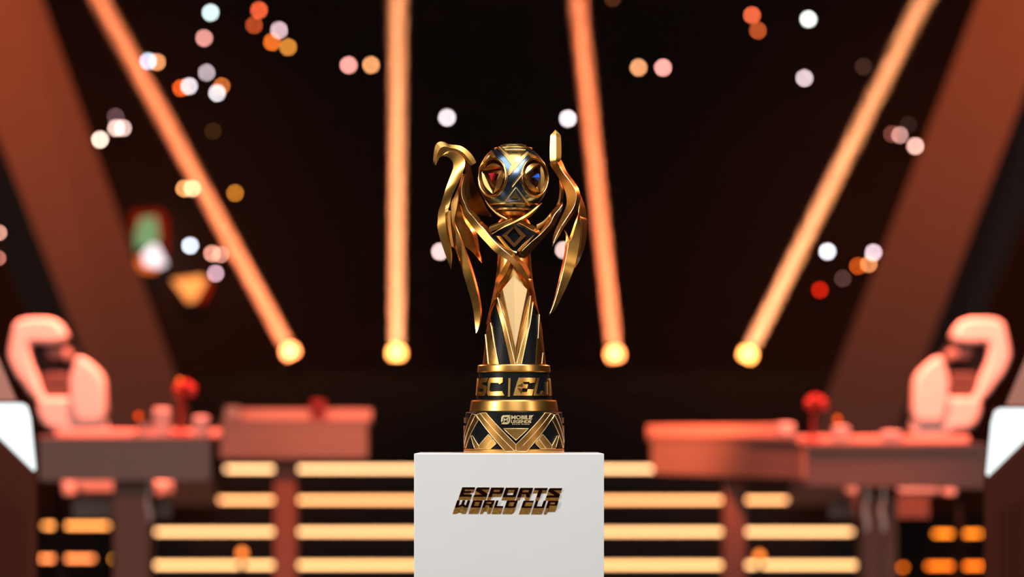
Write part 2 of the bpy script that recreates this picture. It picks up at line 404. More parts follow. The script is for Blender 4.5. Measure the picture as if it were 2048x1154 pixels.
GL = {
 'S': [(230,195),(405,195),(360,300),(245,312),(225,362),(330,392),(372,425),(345,560),(305,640),(110,640),(135,550),(265,540),(285,470),(185,440),(160,380),(175,280)],
 'C': [(440,195),(760,190),(755,310),(670,360),(655,320),(455,320),(428,510),(450,540),(740,530),(800,640),(400,640),(372,580),(385,420),(398,270)],
 'bar': [(895,205),(945,205),(930,665),(880,665)],
 'E': [(1150,195),(1560,195),(1530,315),(1410,330),(1400,300),(1240,300),(1275,360),(1370,358),(1350,460),(1230,455),(1212,550),(1345,550),(1365,480),(1510,480),(1470,640),(1010,640),(1110,290)],
 'W1': [(1600,200),(1650,200),(1570,590),(1690,600),(1735,515),(1850,620),(1860,640),(1500,640),(1530,480)],
 'W2': [(1850,300),(1895,230),(1900,640),(1850,610)],
 'W3': [(1915,200),(1950,200),(2005,635),(1925,635)],
 'M': [(100,205),(135,205),(95,630),(45,630)],
}
for k_, q in GL.items():
    sub('raised_letter', relief(ZH(q), S_band, .0034, -.001, 4.), GOLD, band, smooth=25, bevel=.0006)
for q in ([(1100,400),(1240,330),(1240,420)], [(1110,450),(1210,470),(1215,600)]):
    sub('emblem_facet', relief(ZH(q), S_band, .0046, 0, 4.), GOLD_P, band, smooth=25)
# body
BW = [(728,63.5),(700,60),(660,56),(630,50.5),(600,43.5),(570,38.5),(540,34.8),(510,33),(490,34),(462,40)]
BX = 1028.6
def bw(py):
    pts = sorted(BW)
    if py <= pts[0][0]: return pts[0][1]
    for (a, x), (b, y) in zip(pts, pts[1:]):
        if py <= b: return x+(y-x)*(py-a)/(b-a)
    return pts[-1][1]
def S_body(px, py, off):
    h = bw(py); s = max(-.985, min(.985, (px-BX)/h)); c = math.sqrt(1-s*s)
    y = -(h*.92*c/1000+off*max(c, .3)); p = P(px, py, y); p.x += off*s; return p
V, F = [], []; n = 64; rows = [730-4*i for i in range(64)]
for py in rows:
    h = bw(py)/1000; zc = zz(py)
    for k in range(n):
        a = 2*math.pi*k/n; V.append((((BX-1024)/1000)+h*math.cos(a), h*.92*math.sin(a), zc))
for i in range(len(rows)-1):
    for k in range(n): F.append((i*n+k, i*n+(k+1) % n, (i+1)*n+(k+1) % n, (i+1)*n+k))
F += [tuple(range(n)), tuple((len(rows)-1)*n+k for k in range(n))]
body = obj('body', mesh(V, F), GOLD, tr, smooth=40)
# kite panel: three facets
def kite(front, mside):
    return front
kT = [(447,60),(575,225),(622,290),(475,1085),(458,1085),(272,305),(345,215)]
def kp(x, y, off):
    (px, py), = ZF([(x, y)]); return S_body(px, py, off)
kv = [kp(447,58,.004), kp(575,225,.0095), kp(624,292,.003), kp(478,1085,.003), kp(466,905,.0095), kp(456,1085,.003), kp(270,305,.003), kp(345,218,.0095)]
kb = [p+Vector((0,.012,0)) for p in kv]
kf = [(0,1,4,7), (1,2,3,4), (7,4,5,6), (0,7,6), (0,2,1), (4,3,5)]
kite_me = mesh(kv+kb, kf+[tuple(8+i for i in reversed(f)) for f in kf]+[(a, b, 8+b, 8+a) for a, b in ((0,2),(2,3),(3,5),(5,6),(6,0))])
sub('kite_panel', kite_me, GOLD_K, body, smooth=0, bevel=.0008)
for q in ([(240,380),(265,460),(300,600),(350,800),(412,1088),(280,1088),(240,880),(205,640),(185,560),(195,480)],
          [(658,375),(722,505),(715,640),(705,800),(690,1088),(533,1088),(580,850),(620,640),(648,440)]):
    sub('black_panel', relief(ZF(q), S_body, .0012, -.002, 5.), BLACK, body, smooth=30)
for q, m_ in (([(240,360),(268,310),(350,600),(460,1088),(412,1088),(318,640),(262,430)], GOLD_D),
          ([(627,295),(657,372),(640,480),(600,720),(532,1088),(476,1088),(555,720),(605,450)], GOLD),
          ([(190,610),(212,660),(240,850),(282,1088),(160,1088),(135,745),(160,690)], GOLD),
          ([(722,515),(738,600),(728,720),(762,960),(762,1088),(690,1088),(708,800)], GOLD_D),
          ([(765,960),(785,1000),(800,1088),(755,1088)], GOLD),
          ([(135,745),(145,760),(165,1088),(125,1088)], GOLD_D)):
    sub('body_strip', relief(ZF(q), S_body, .003, -.002, 5.), m_, body, smooth=30, bevel=.0006)
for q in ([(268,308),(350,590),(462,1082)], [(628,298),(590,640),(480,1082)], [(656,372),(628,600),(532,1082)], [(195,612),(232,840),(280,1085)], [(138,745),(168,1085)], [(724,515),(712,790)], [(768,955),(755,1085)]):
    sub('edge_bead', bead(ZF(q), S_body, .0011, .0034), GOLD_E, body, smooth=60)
# wings ------------------------------------------------------------
lw = obj('left_wing', blade(   # hooked head and crest
    ZA([(74,378),(44,330),(50,220),(66,130),(95,75),(145,54),(205,66),(260,92),(380,105),(455,132),(530,190),(590,262),(628,340)]),
    ZA([(78,376),(106,318),(140,256),(186,214),(235,190),(290,182),(345,192),(400,226),(445,265),(480,312),(515,350),(545,372),(560,380)]),
    y=-.03, k=.22, ridge=[(0,.6),(.35,.5),(1,.6)], dl=.003, dr=.0, back=.35, n=44), GOLD, tr, bevel=.0009)
lw['label'] = 'hooked falcon head and feathered wing'
def feather(L, R, part, name='feather', m=GOLD, line=None, **k):
    o = sub(name, blade(L, R, **k), m, part, bevel=.0008)
    if line:   # pale tube standing in for the glint along the ridge
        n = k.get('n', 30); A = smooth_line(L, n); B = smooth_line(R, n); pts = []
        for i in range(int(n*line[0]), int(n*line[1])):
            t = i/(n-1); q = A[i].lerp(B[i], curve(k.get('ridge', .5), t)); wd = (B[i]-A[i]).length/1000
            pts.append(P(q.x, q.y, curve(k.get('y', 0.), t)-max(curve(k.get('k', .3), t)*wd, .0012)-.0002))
        sub('ridge_glint', tube(pts, .0008, 6), GOLD_E, part, smooth=60)
    return o
feather(ZA([(125,280),(180,255),(240,265),(290,305),(315,360),(310,430),(270,540),(225,660),(180,800),(140,930),(112,1010),(103,1154)])+ZB([(22,160),(45,260),(80,370),(120,480),(147,546)]),
        ZA([(150,252),(230,190),(320,185),(400,225),(460,280),(475,320),(470,400),(440,480),(400,580),(350,680),(300,790),(270,900),(245,1000),(235,1154)])+ZB([(117,200),(132,270),(150,340),(158,420),(153,500),(149,546)]),
        lw, 'neck', y=[(0,-.03),(.35,-.028),(.62,-.045),(1,-.03)], k=[(0,.06),(.4,.06),(.62,.2),(1,.2)], ridge=[(0,.55),(.5,.6),(.7,.85),(1,.8)], dl=[(0,.002),(.45,.004),(.6,.005),(1,.004)], dr=[(0,0),(.4,-.012),(.62,0),(1,0)], n=60)
feather(ZB([(122,0),(114,130),(150,335),(162,335),(190,380),(225,470)]), ZB([(165,20),(176,130),(185,250),(206,390),(220,440),(228,475)]), lw, y=-.015, k=.1, dr=.012)
feather(ZA([(440,500),(392,640),(330,800),(285,900),(300,1154)])+ZB([(185,200),(205,400),(225,470),(260,590),(300,720),(345,880),(365,1020),(378,1138)]),
        ZA([(450,500),(425,640),(405,780),(385,950),(340,1140)])+ZB([(240,250),(290,380),(335,500),(380,650),(415,800),(432,920),(425,1020),(400,1110),(381,1139)]),
        lw, y=[(0,-.01),(.5,-.02),(1,-.06)], k=[(0,.05),(.5,.1),(1,.25)], ridge=[(0,.8),(1,.82)], dl=[(0,.0),(.4,.0),(.75,.02),(1,0)], dr=[(0,0),(1,.006)], n=50)
feather(ZB([(225,-55),(195,60),(190,130),(230,240),(275,330),(340,385),(390,440),(430,490)]), ZB([(232,-55),(300,90),(375,190),(398,280),(412,380),(424,420),(430,450),(433,490)]), lw, y=[(0,.01),(1,.03)], k=.08, ridge=.75, dl=-.01, dr=.02)
strap = feather(ZA([(440,488),(410,600),(388,700),(390,830),(425,900)])+ZB([(262,40),(310,110),(380,200),(470,300)])+ZE([(300,760),(460,865),(550,940),(660,1080),(740,1154)])+ZF([(560,80),(620,180),(680,290),(728,490)]),
        ZA([(500,500),(487,560),(472,700),(482,800),(545,960),(640,1052)])+ZE([(110,320),(200,400),(300,530),(420,650),(560,770),(640,850),(720,910),(770,990),(800,1080),(812,1154)])+ZF([(655,100),(690,250),(735,495)]),
        lw, 'strap', line=(.02,.6), y=[(0,-.03),(.3,-.03),(.55,-.058),(.7,-.05),(1,-.03)], k=[(0,.25),(.5,.16),(1,.1)], ridge=[(0,.45),(.35,.62),(.6,.62),(1,.5)], dl=[(0,.01),(.4,.004),(1,.012)], dr=[(0,.006),(.4,.022),(.65,.01),(1,.02)], n=70)
feather(ZA([(478,330),(480,480),(478,640),(480,760),(510,880),(550,970),(640,1040),(830,1076)]), ZA([(548,382),(562,460),(600,600),(660,740),(740,900),(790,1000),(825,1040),(836,1066)]), lw, 'inner_plate', GOLD_D, y=[(0,-.005),(1,.0)], k=.02, ridge=.9, dl=.03, dr=-.006, n=40)
# right wing
rw = obj('right_wing', blade(ZCc([(291,24),(262,60),(236,95),(229,200),(228,330),(238,400),(300,430)]), ZCc([(293,24),(325,55),(352,90),(360,150),(362,330),(345,385),(304,431)]), y=-.03, k=.26, ridge=.55, back=.5, n=36), GOLD, tr, bevel=.0009)
rw['label'] = 'upright pointed wing tip and hanging feathers'
feather(ZCc([(228,405),(236,440),(290,520),(350,620),(400,720),(420,800),(422,880),(400,950),(350,1060),(305,1154)])+ZD([(250,255),(238,320),(234,384)]),
        ZCc([(352,365),(378,405),(420,500),(500,610),(558,700),(582,790),(570,880),(540,950),(480,1030),(390,1154)])+ZD([(320,250),(275,320),(237,386)]),
        rw, 'neck', line=(.08,.97), y=[(0,-.03),(.5,-.05),(1,-.085)], k=.26, ridge=[(0,.62),(.35,.72),(.6,.62),(1,.5)], dl=.012, dr=.012, n=56)
feather(ZCc([(578,775),(566,900),(556,970),(562,1090)])+ZD([(505,40),(525,150),(530,250),(515,400),(490,530),(467,611)]), ZCc([(585,775),(625,880),(650,980),(658,1130)])+ZD([(596,80),(600,150),(590,300),(560,430),(510,550),(470,613)]), rw, y=[(0,-.02),(1,-.03)], k=.12, ridge=.2, dr=.02, n=40)
feather(ZD([(512,25),(460,160),(415,290),(378,335),(360,450),(330,600),(290,780),(245,960),(199,1106)]), ZD([(522,25),(532,150),(530,250),(510,410),(470,590),(410,750),(340,900),(270,1040),(204,1109)]), rw, line=(.22,.98), y=[(0,-.03),(.5,-.06),(1,-.11)], k=.16, ridge=[(0,.3),(.3,.2),(1,.25)], dl=.006, dr=.006, n=50)
feather(ZD([(358,213),(372,245),(376,290),(374,345)]), ZD([(362,213),(385,240),(400,275),(408,315)]), rw, 'barb', y=-.045, k=.2, n=14)
feather(ZCc([(369,860),(300,915),(235,985)])+ZE([(1040,310),(930,450),(800,570),(700,670),(620,760)]), ZCc([(376,862),(378,915)])+ZE([(1154,350),(1050,480),(900,650),(790,770),(730,830),(690,845)]), rw, 'strap', line=(.05,.95), y=[(0,-.02),(.5,-.04),(1,-.045)], k=.22, ridge=[(0,.7),(.3,.45),(1,.2)], dl=.02, dr=.02, n=50)
feather(ZE([(1072,205),(980,300),(885,352)]), ZE([(1080,270),(1000,360),(900,450)]), rw, 'inner_plate', GOLD_D, y=-.02, k=.1, n=16)
feather(ZCc([(330,600),(338,700),(326,830),(300,905)]), ZCc([(345,612),(388,715),(386,800),(372,862)]), rw, 'inner_plate', GOLD_D, y=-.01, k=.1, dr=.01, n=20)
feather(ZE([(465,865),(385,1015),(300,1150)])+ZF([(225,190),(195,330),(165,470),(128,625)]), ZE([(550,950),(520,1020)])+ZF([(372,105),(305,195),(262,300),(200,420),(160,520),(136,625)]), rw, 'lower_strap', y=[(0,-.046),(.5,-.040),(1,-.024)], k=[(0,.12),(1,.16)], ridge=.55, dr=.006, dl=.014, n=44)
# chest and cradle
def S_flat(y0): return lambda px, py, off: P(px, py, y0-off)
chest = obj('chest', relief(ZE([(230,500),(560,330),(900,480),(700,700),(590,800),(440,720)]), S_flat(-.034), .004, -.03, 0), BLACK, tr, smooth=20, bevel=.001)  # gold recess coloured black; its dark reflection is put into the colour
fr_o, fr_i = ZE([(575,362),(737,515),(570,688),(388,510)]), ZE([(562,405),(655,520),(565,622),(468,510)])
for i in range(4):
    j = (i+1) % 4; sub('diamond_frame', relief([fr_o[i], fr_o[j], fr_i[j], fr_i[i]], S_flat(-.040), .007, -.004, 0), BRONZE, chest, smooth=20, bevel=.0006)
sub('diamond_inset', relief(fr_i, S_flat(-.0385), .002, -.003, 0), BLACK, chest, smooth=20)
feather(ZE([(300,515),(400,640),(480,720),(590,790)]), ZE([(385,525),(470,640),(545,720),(610,745)]), chest, 'inner_brace', y=-.042, k=.3, n=20)
feather(ZE([(640,750),(740,650),(860,500)]), ZE([(600,730),(700,620),(830,520)]), chest, 'inner_brace', GOLD_D, y=-.042, k=.3, n=20)
cradle = obj('ball_cradle', blade(ZE([(240,488),(400,388),(560,308),(740,205),(860,118),(962,36)]), ZE([(252,502),(420,412),(600,342),(720,288),(840,205),(968,50)]), y=[(0,-.045),(.5,-.06),(1,-.03)], k=.25, dr=.01, n=40), GOLD, tr, bevel=.0008)
feather(ZE([(205,378),(300,338),(420,295),(535,258)]), ZE([(205,462),(300,430),(420,360),(545,300)]), cradle, 'cradle_arm', y=[(0,-.04),(1,-.045)], k=.06, ridge=.3, dl=.01, n=24)
feather(ZE([(150,0),(230,90),(340,190),(475,268)]), ZE([(146,14),(205,108),(315,215),(440,298)]), cradle, 'cradle_arm', GOLD_D, y=[(0,-.03),(1,-.045)], k=.2, n=24)
feather(ZE([(690,298),(800,345),(900,400),(935,462)]), ZE([(610,345),(700,395),(780,445),(885,492)]), cradle, 'cradle_arm', GOLD_D, y=-.036, k=.2, ridge=.7, dl=.02, n=24)
obj('cup_core', lathe([(.020, zz(500)), (.030, zz(470)), (.036, zz(452)), (.030, zz(440)), (.018, zz(428)), (.010, zz(424))], (.004, .02), 40), GOLD_D, tr)
# ball -------------------------------------------------------------
BC = Vector(((1026.6-1024)/1000, 0, zz(358.5))); BR = .070
holes = [Vector((math.sin(math.radians(46.2+90*k)), -math.cos(math.radians(46.2+90*k)), 0)) for k in range(4)]
V, F = [], []; nu, nv = 220, 110
for i in range(nv+1):
    ph = math.pi*i/nv
    for j in range(nu):
        th = 2*math.pi*j/nu; d = Vector((math.sin(ph)*math.cos(th), math.sin(ph)*math.sin(th), math.cos(ph)))
        an = min(math.degrees(d.angle(h)) for h in holes); r = BR
        if an < 31.5: r = BR-.017*min(1, (31.5-an)/2.0)
        V.append(BC+d*r)
for i in range(nv):
    for j in range(nu): F.append((i*nu+j, i*nu+(j+1) % nu, (i+1)*nu+(j+1) % nu, (i+1)*nu+j))
bme = mesh(V, F); bme.materials.append(ENAMEL); bme.materials.append(BRONZE)
for p in bme.polygons:
    d = (p.center-BC).normalized()
    if min(math.degrees(d.angle(h)) for h in holes) < 31.5: p.material_index = 1  # gold bowls, recess shade put into their colour
ball = obj('ball', bme, None, tr, smooth=35)
ball['label'] = 'steel blue and gold patterned ball'
def circle_on(dirv, ang, r, n=64):
    a = dirv.orthogonal().normalized(); b = dirv.cross(a)
    return [BC+r*(dirv*math.cos(ang)+(a*math.cos(t)+b*math.sin(t))*math.sin(ang)) for t in [2*math.pi*k/n for k in range(n)]]
for h in holes:
    c0, c1 = circle_on(h, math.radians(31.2), BR+.001), circle_on(h, math.radians(29.0), BR-.0165)
    sub('porthole_wall', mesh(c0+c1, [(i, (i+1) % 64, 64+(i+1) % 64, 64+i) for i in range(64)]), BRONZE, ball)
    sub('porthole_ring', tube(circle_on(h, math.radians(32.3), BR+.0005), .0027, 10, True), GOLD_P, ball, smooth=60)
up = Vector((0, 0, 1))
for lat, rr in ((59, .0022), (-60, .0022), (-47, .0016)):
    sub('latitude_band', tube(circle_on(up, math.radians(90-lat), BR+.0008), rr, 8, True), GOLD, ball, smooth=60)
sub('pole_cap', lathe([(.024, BC.z+.0655), (.026, BC.z+.0675), (.020, BC.z+.0695), (.010, BC.z+.0705), (.008, BC.z+.069)], (BC.x, 0), 40), GOLD, ball)
sub('pole_cap', lathe([(.030, BC.z-.0635), (.032, BC.z-.0665), (.018, BC.z-.072), (.008, BC.z-.074)], (BC.x, 0), 40), GOLD, ball)
def S_ball(rot):
    q = Matrix.Rotation(math.radians(rot), 3, 'Z')
    def f(px, py, off):
        x = (px-1026.6)/1000*.985; z = -(py-358.5)/1000*.985; r2 = x*x+z*z
        if r2 > (BR*.985)**2: s = BR*.985/math.sqrt(r2); x *= s; z *= s; r2 = x*x+z*z
        d = Vector((x, -math.sqrt(BR*BR-r2), z)).normalized(); return BC+q @ (d*(BR+off))
    return f
for rot in (0,):
    S = S_ball(rot)
    for q in ([(375,152),(430,160),(620,382),(578,436)], [(762,222),(795,250),(548,548),(520,556),(522,505)], [(716,512),(720,548),(602,692),(560,716),(588,650)],
              [(770,228),(905,292),(880,305),(752,252)], [(262,205),(300,188),(350,292),(305,300)], [(250,215),(272,215),(150,400),(120,470)],
              [(612,712),(628,712),(505,888),(462,888)], [(625,715),(700,800),(822,930),(768,936),(690,815)], [(520,500),(560,425),(610,390),(560,470)]):
        sub('gold_strip', relief(ZG(q), S, .0032, -.001, 4.), GOLD, ball, smooth=30, bevel=.0005)
    for q in ([(478,208),(745,208),(640,372),(608,378)], [(616,765),(690,872),(545,872)]):
        sub('gold_triangle', relief(ZG(q), S, .0026, -.001, 4.), GOLD_P, ball, smooth=30, bevel=.0005)
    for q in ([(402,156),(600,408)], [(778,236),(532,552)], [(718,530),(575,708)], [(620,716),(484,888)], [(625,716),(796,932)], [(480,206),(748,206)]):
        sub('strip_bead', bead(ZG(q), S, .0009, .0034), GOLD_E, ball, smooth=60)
    for q in ([(565,243),(650,243),(640,252),(575,252)], [(565,855),(655,855),(650,866),(560,866)]):
        sub('slot', relief(ZG(q), S, .0030, 0, 4.), BLACK, ball, smooth=0)
def emblem(h, rot, gem):
    # curved three-leaf triangle in the bowl of one porthole
    ux = up.cross(h).normalized()*1; uz = up; o = BC+h*(BR-.013*1.0-.004)
    rx = lambda u, v: (u*math.cos(rot)-v*math.sin(rot), u*math.sin(rot)+v*math.cos(rot))
    def pt(u, v, dep):
        a, b = rx(u, v); return o+(ux*a+uz*b)*.033+h*(.010*(1-.35*(u*u+v*v))+dep)
    tri = [(math.cos(t), math.sin(t)) for t in (math.pi, math.pi/3, -math.pi/3)]
    for i in range(3):
        a, b = Vector(tri[i]), Vector(tri[(i+1) % 3]); mid = (a+b)/2; outw = mid.normalized(); V, F = [], []; n = 14
        for k in range(n+1):
            t = k/n; p = a.lerp(b, t); s = math.sin(math.pi*t)
            e0 = p+outw*(.36*s); e1 = p-outw*(.02*s)
            m_ = (e0+e1)/2; V += [pt(e0.x, e0.y, -.002), pt(m_.x, m_.y, .0035*s), pt(e1.x, e1.y, -.002), pt(m_.x, m_.y, -.006)]
        for k in range(n):
            for c in range(4): F.append((4*k+c, 4*k+(c+1) % 4, 4*k+4+(c+1) % 4, 4*k+4+c))
        sub('emblem_leaf', mesh(V, F), GOLD, ball, smooth=30)
    g = [Vector(p)*.30+Vector((.10, 0)) for p in tri]
    gv = [pt(p.x, p.y, .0) for p in g]+[pt(.14, 0, .006)]+[pt(p.x, p.y, -.006) for p in g]
    sub('gem', mesh(gv, [(0,1,3), (1,2,3), (2,0,3), (0,4,5,1), (1,5,6,2), (2,6,4,0), (4,6,5)]), gem, ball, smooth=0)
emblem(holes[0], 0.0, BLUEGEM)
emblem(holes[3], math.radians(92), REDGEM)

# ------------------------------------------------------------------ stage: stairs with light strips
stairs = empty('stage_stairs', (0, 19.6, ZF0), 'dark stage steps edged with glowing amber strips behind the plinth', 'steps')
ROWS = [(938, 26.2, 440, 1600, (255,192,132), 1.3), (1000, 25.8, 381, 1655, (255,172,108), 1.3), (1063.5, 25.4, 300, 1716, (255,188,125), 1.3), (1130, 25.0, 296, 1738, (255,188,120), 1.3)]
for i, (py, d, xa, xb, c, st) in enumerate(ROWS):
    z = W(0, py, d).z; y = d-D0; x0 = W(xa-25, py, d).x; x1 = W(xb+25, py, d).x
    stp = obj('step', box(x0, x1, y, 20.8, (ZF0 if i == 3 else W(0, ROWS[i+1][0], ROWS[i+1][1]).z+.02), z+.02), STEP, stairs, smooth=0)
    sub('light_strip', box(W(xa+12, py, d).x, W(xb-12, py, d).x, y-.012, y+.002, z-.015, z+.015), emit(lin(c), 4.0*st), stp, smooth=0)
for label, segs in (('low dark riser with amber strips beside the left podium', [(1052,84,214,(255,156,74)), (1118,76,184,(255,138,74)), (1119,222,232,(255,160,60))]),
                    ('low dark riser with orange strips beside the right podium', [(1068,1872,1965,(255,130,30)), (1133,1858,1970,(255,115,25)), (1136,1804,1813,(255,115,25))])):
    e = empty('light_riser', (W(segs[0][1], 0, 25.5).x, 19.6, ZF0), label, 'riser')
    xa = min(s[1] for s in segs)-20; xb = max(s[2] for s in segs)+14
    r_ = obj('riser_box', box(W(xa, 0, 25.6).x, W(xb, 0, 25.6).x, 19.6, 19.9, ZF0, W(0, 1030, 25.6).z), DARK, e, smooth=0)
    for (py, a, b, c) in segs:
        sub('light_strip', box(W(a, py, 25.5).x, W(b, py, 25.5).x, 19.585, 19.602, W(0, py, 25.5).z-.013, W(0, py, 25.5).z+.013), emit(lin(c), 5.5), r_, smooth=0)

# ------------------------------------------------------------------ desks
def desk(xL, dL, xR, dR, yt, yb, label, legs, chamfer=0, rail=.062):
    """fascia from pixel xL at distance dL to xR at dR; yt / yb top and bottom pixel at the right end"""
    a, b = W(xL, 0, dL), W(xR, 0, dR); dd = (dL+dR)/2
    zt, zb = W(0, yt, dd).z, W(0, yb, dd).z
    A, B = Vector((a.x, a.y, 0)), Vector((b.x, b.y, 0)); u = (B-A).normalized(); nrm = Vector((-u.y, u.x, 0))
    if nrm.y < 0: nrm = -nrm
    e = empty('player_desk', ((a.x+b.x)/2, (a.y+b.y)/2, ZF0), label, 'desk', 'player desks')
    up_ = Vector((0, 0, 1)); f = [A+up_*zb, B+up_*zb, B+up_*zt, A+up_*zt]
    if chamfer: f = [A+u*chamfer+up_*zb, B+up_*zb, B+up_*zt, A+up_*zt, A+up_*(zb+.05)]
    obj('fascia', prism(f, nrm*.05), GREY, e, smooth=0, bevel=.004)
    bk = Vector((0, 1, 0))
    t = [A+up_*zt-nrm*.004, B+up_*zt-nrm*.004, B+bk*.55+up_*zt, A+bk*.55+up_*zt]
    obj('worktop', prism(t, up_*-.03), GREY, e, smooth=0, bevel=.004)
    q = [A+bk*.5+up_*(zt), B+bk*.5+up_*(zt), B+bk*.5+up_*(zt+rail), A+bk*.5+up_*(zt+rail)]
    obj('back_rail', prism(q, bk*.05), RAIL, e, smooth=0, bevel=.006)
    for px0, px1 in legs:
        # a foot panel under the desk, set a little behind the fascia
        m0 = W(px0, 0, dd+.15); m1 = W(px1, 0, dd+.15); t_ = (m0.x-A.x)/(B.x-A.x); yy = A.y+(B.y-A.y)*t_+.12
        obj('leg', box(m0.x, m1.x, yy, yy+.22, ZF0, zt-.032), LEG, e, smooth=0, bevel=.004)
    return e, A, B, zt, nrm
dk1 = desk(78, 14.2, 421, 14.2, 873, 962, 'nearer grey player desk at left, below the left white gaming chair', [(228, 300)], rail=.035)
dk2 = desk(440, 16.5, 735, 16.5, 839, 917, 'grey player desk at left, its orange-lit end nearest the plinth', [(548, 592)])
dk3 = desk(1302, 17.2, 1603, 15.2, 872, 953, 'grey player desk at right, its orange-lit end nearest the plinth', [(1447, 1490)], .05)
dk4 = desk(1612, 14.6, 1972, 13.8, 886, 975, 'nearer grey player desk at right, below the right white gaming chair', [(1728, 1800)], rail=.035)
obj('modesty_panel', box(W(150, 0, 14.7).x, W(345, 0, 14.7).x, 8.62, 8.66, W(0, 1036, 14.6).z, W(0, 994, 14.6).z), GREY, dk1[0], smooth=0)
obj('modesty_panel', box(W(1660, 0, 14.9).x, W(1860, 0, 14.9).x, 8.93, 8.97, W(0, 1036, 14.9).z, W(0, 994, 14.9).z), GREY, dk4[0], smooth=0)

# ------------------------------------------------------------------ gaming chairs
def chair(mir, label):
    d = 15.7 if mir else 15.2; s = -1 if mir else 1
    cx = 2037 if mir else 0
    M = (lambda x, y, o=0.: W(cx+s*x, y, d+o))
    base = W(cx+s*120, 870, d+.1)
    e = empty('gaming_chair', (base.x, base.y, ZF0), label, 'chair', 'white gaming chairs')
    def pad(name, pts, y0, th, m, bev=.03):
        me = prism([M(x, y, y0) for x, y in pts], (0, th, 0)); o = obj(name, me, m, e, smooth=50)
        b = o.modifiers.new('round', 'BEVEL'); b.width = bev; b.segments = 4; b.limit_method = 'ANGLE'; b.angle_limit = math.radians(60); return o
    ZK = lambda p: Z(0, 620, 4.274, p)
    # white shell: left side and top as a hook, right bolster, lower back
    pad('shell_frame', ZK([(120,120),(170,80),(240,68),(400,68),(470,90),(520,150),(555,220),(540,270),(490,280),(380,285),(300,275),(250,280),(240,330),(262,440),(310,560),(350,680),(390,760),(330,790),(290,760),(235,700),(190,630),(130,560),(85,470),(58,380),(80,270),(100,190)]), -.03, .16, CHAIRW, .02)
    pad('side_bolster', ZK([(640,405),(680,400),(740,440),(820,510),(865,580),(880,680),(885,800),(900,900),(860,960),(640,960),(600,800),(585,740),(605,720),(590,620),(605,540),(630,470)]), -.08, .16, CHAIRW, .02)
    pad('lower_back', ZK([(330,750),(600,745),(700,800),(890,880),(905,1060),(760,1085),(640,1075),(540,1030),(410,1015),(340,950),(310,850)]), -.06, .16, CHAIRW, .02)
    pad('back_cushion', ZK([(250,285),(480,285),(640,330),(640,740),(360,770),(300,600),(255,430)]), .05, .08, CHAIRK, .02)
    pad('lumbar_cushion', ZK([(330,560),(380,535),(540,535),(600,560),(600,740),(380,750),(340,680)]), .0, .06, CHAIRB, .02)
    pad('head_pillow', ZK([(390,320),(430,305),(470,330),(570,330),(612,375),(600,435),(555,425),(500,400),(445,425),(405,385)]), .0, .08, PILLOW, .012)
    pad('seat', [(150,955),(240,955),(250,970),(240,990),(160,990),(148,972)], -.2, .45, CHAIRW, .02)
    for q in ([(122,960),(138,960),(140,992),(124,992)], [(305,962),(328,964),(330,990),(312,996)]): pad('armrest', q, -.2, .4, CHAIRW, .01)
    obj('gas_column', tube([(base.x, base.y, ZF0+.1), (base.x, base.y, W(0, 985, d).z)], .03, 12), DARK, e)
    for k in range(5):
        a = 2*math.pi*k/5+.3; tip = Vector((base.x+.32*math.cos(a), base.y+.32*math.sin(a), ZF0+.07))
        obj('foot', tube([(base.x, base.y, ZF0+.13), tip], [.03, .018], 8), DARK, e)
        obj('caster', lathe([(.012, ZF0), (.03, ZF0+.015), (.03, ZF0+.045), (.012, ZF0+.06)], (tip.x, tip.y), 12), DARK, e)
    return e
chair(False, 'white gaming chair with dark seat back, behind the left desks')
chair(True, 'white gaming chair with dark seat back, behind the right desks')

# ------------------------------------------------------------------ things on the desks
def pxbox(px0, px1, py0, py1, d, dep): 
    a, b = W(px0, py1, d), W(px1, py0, d); return box(a.x, b.x, a.y, a.y+dep, a.z, b.z)
def headset(px, py, d, zt, label, m):
    c = W(px, py, d); e = empty('desk_headset', (c.x, c.y, zt), label, 'headset'); k = d/FPX
    obj('stand', tube([(c.x-8*k, c.y, zt), (c.x-6*k, c.y, c.z+2*k)], .012, 8), REDP, e)
    obj('stand_foot', lathe([(.05, zt), (.05, zt+.012), (.015, zt+.02)], (c.x-8*k, c.y), 16), REDP, e)
    obj('headband', tube([(c.x+14*k*math.cos(t), c.y, c.z+12*k*math.sin(t)) for t in [math.pi*i/14 for i in range(15)]], .014, 8), m, e)
    for s in (-1, 1): obj('ear_cup', lathe([(.014, c.z-14*k), (.026, c.z-9*k), (.026, c.z+3*k), (.014, c.z+7*k)], (c.x+s*13*k, c.y), 14), m, e)
headset(370, 778, 14.5, dk1[3]+.001, 'red headset on a stand, left desks, beside the tilted pillar', REDP)
headset(1632, 806, 14.75, dk4[3]+.001, 'red headset on a stand, right desks, beside the tilted pillar', REDP)
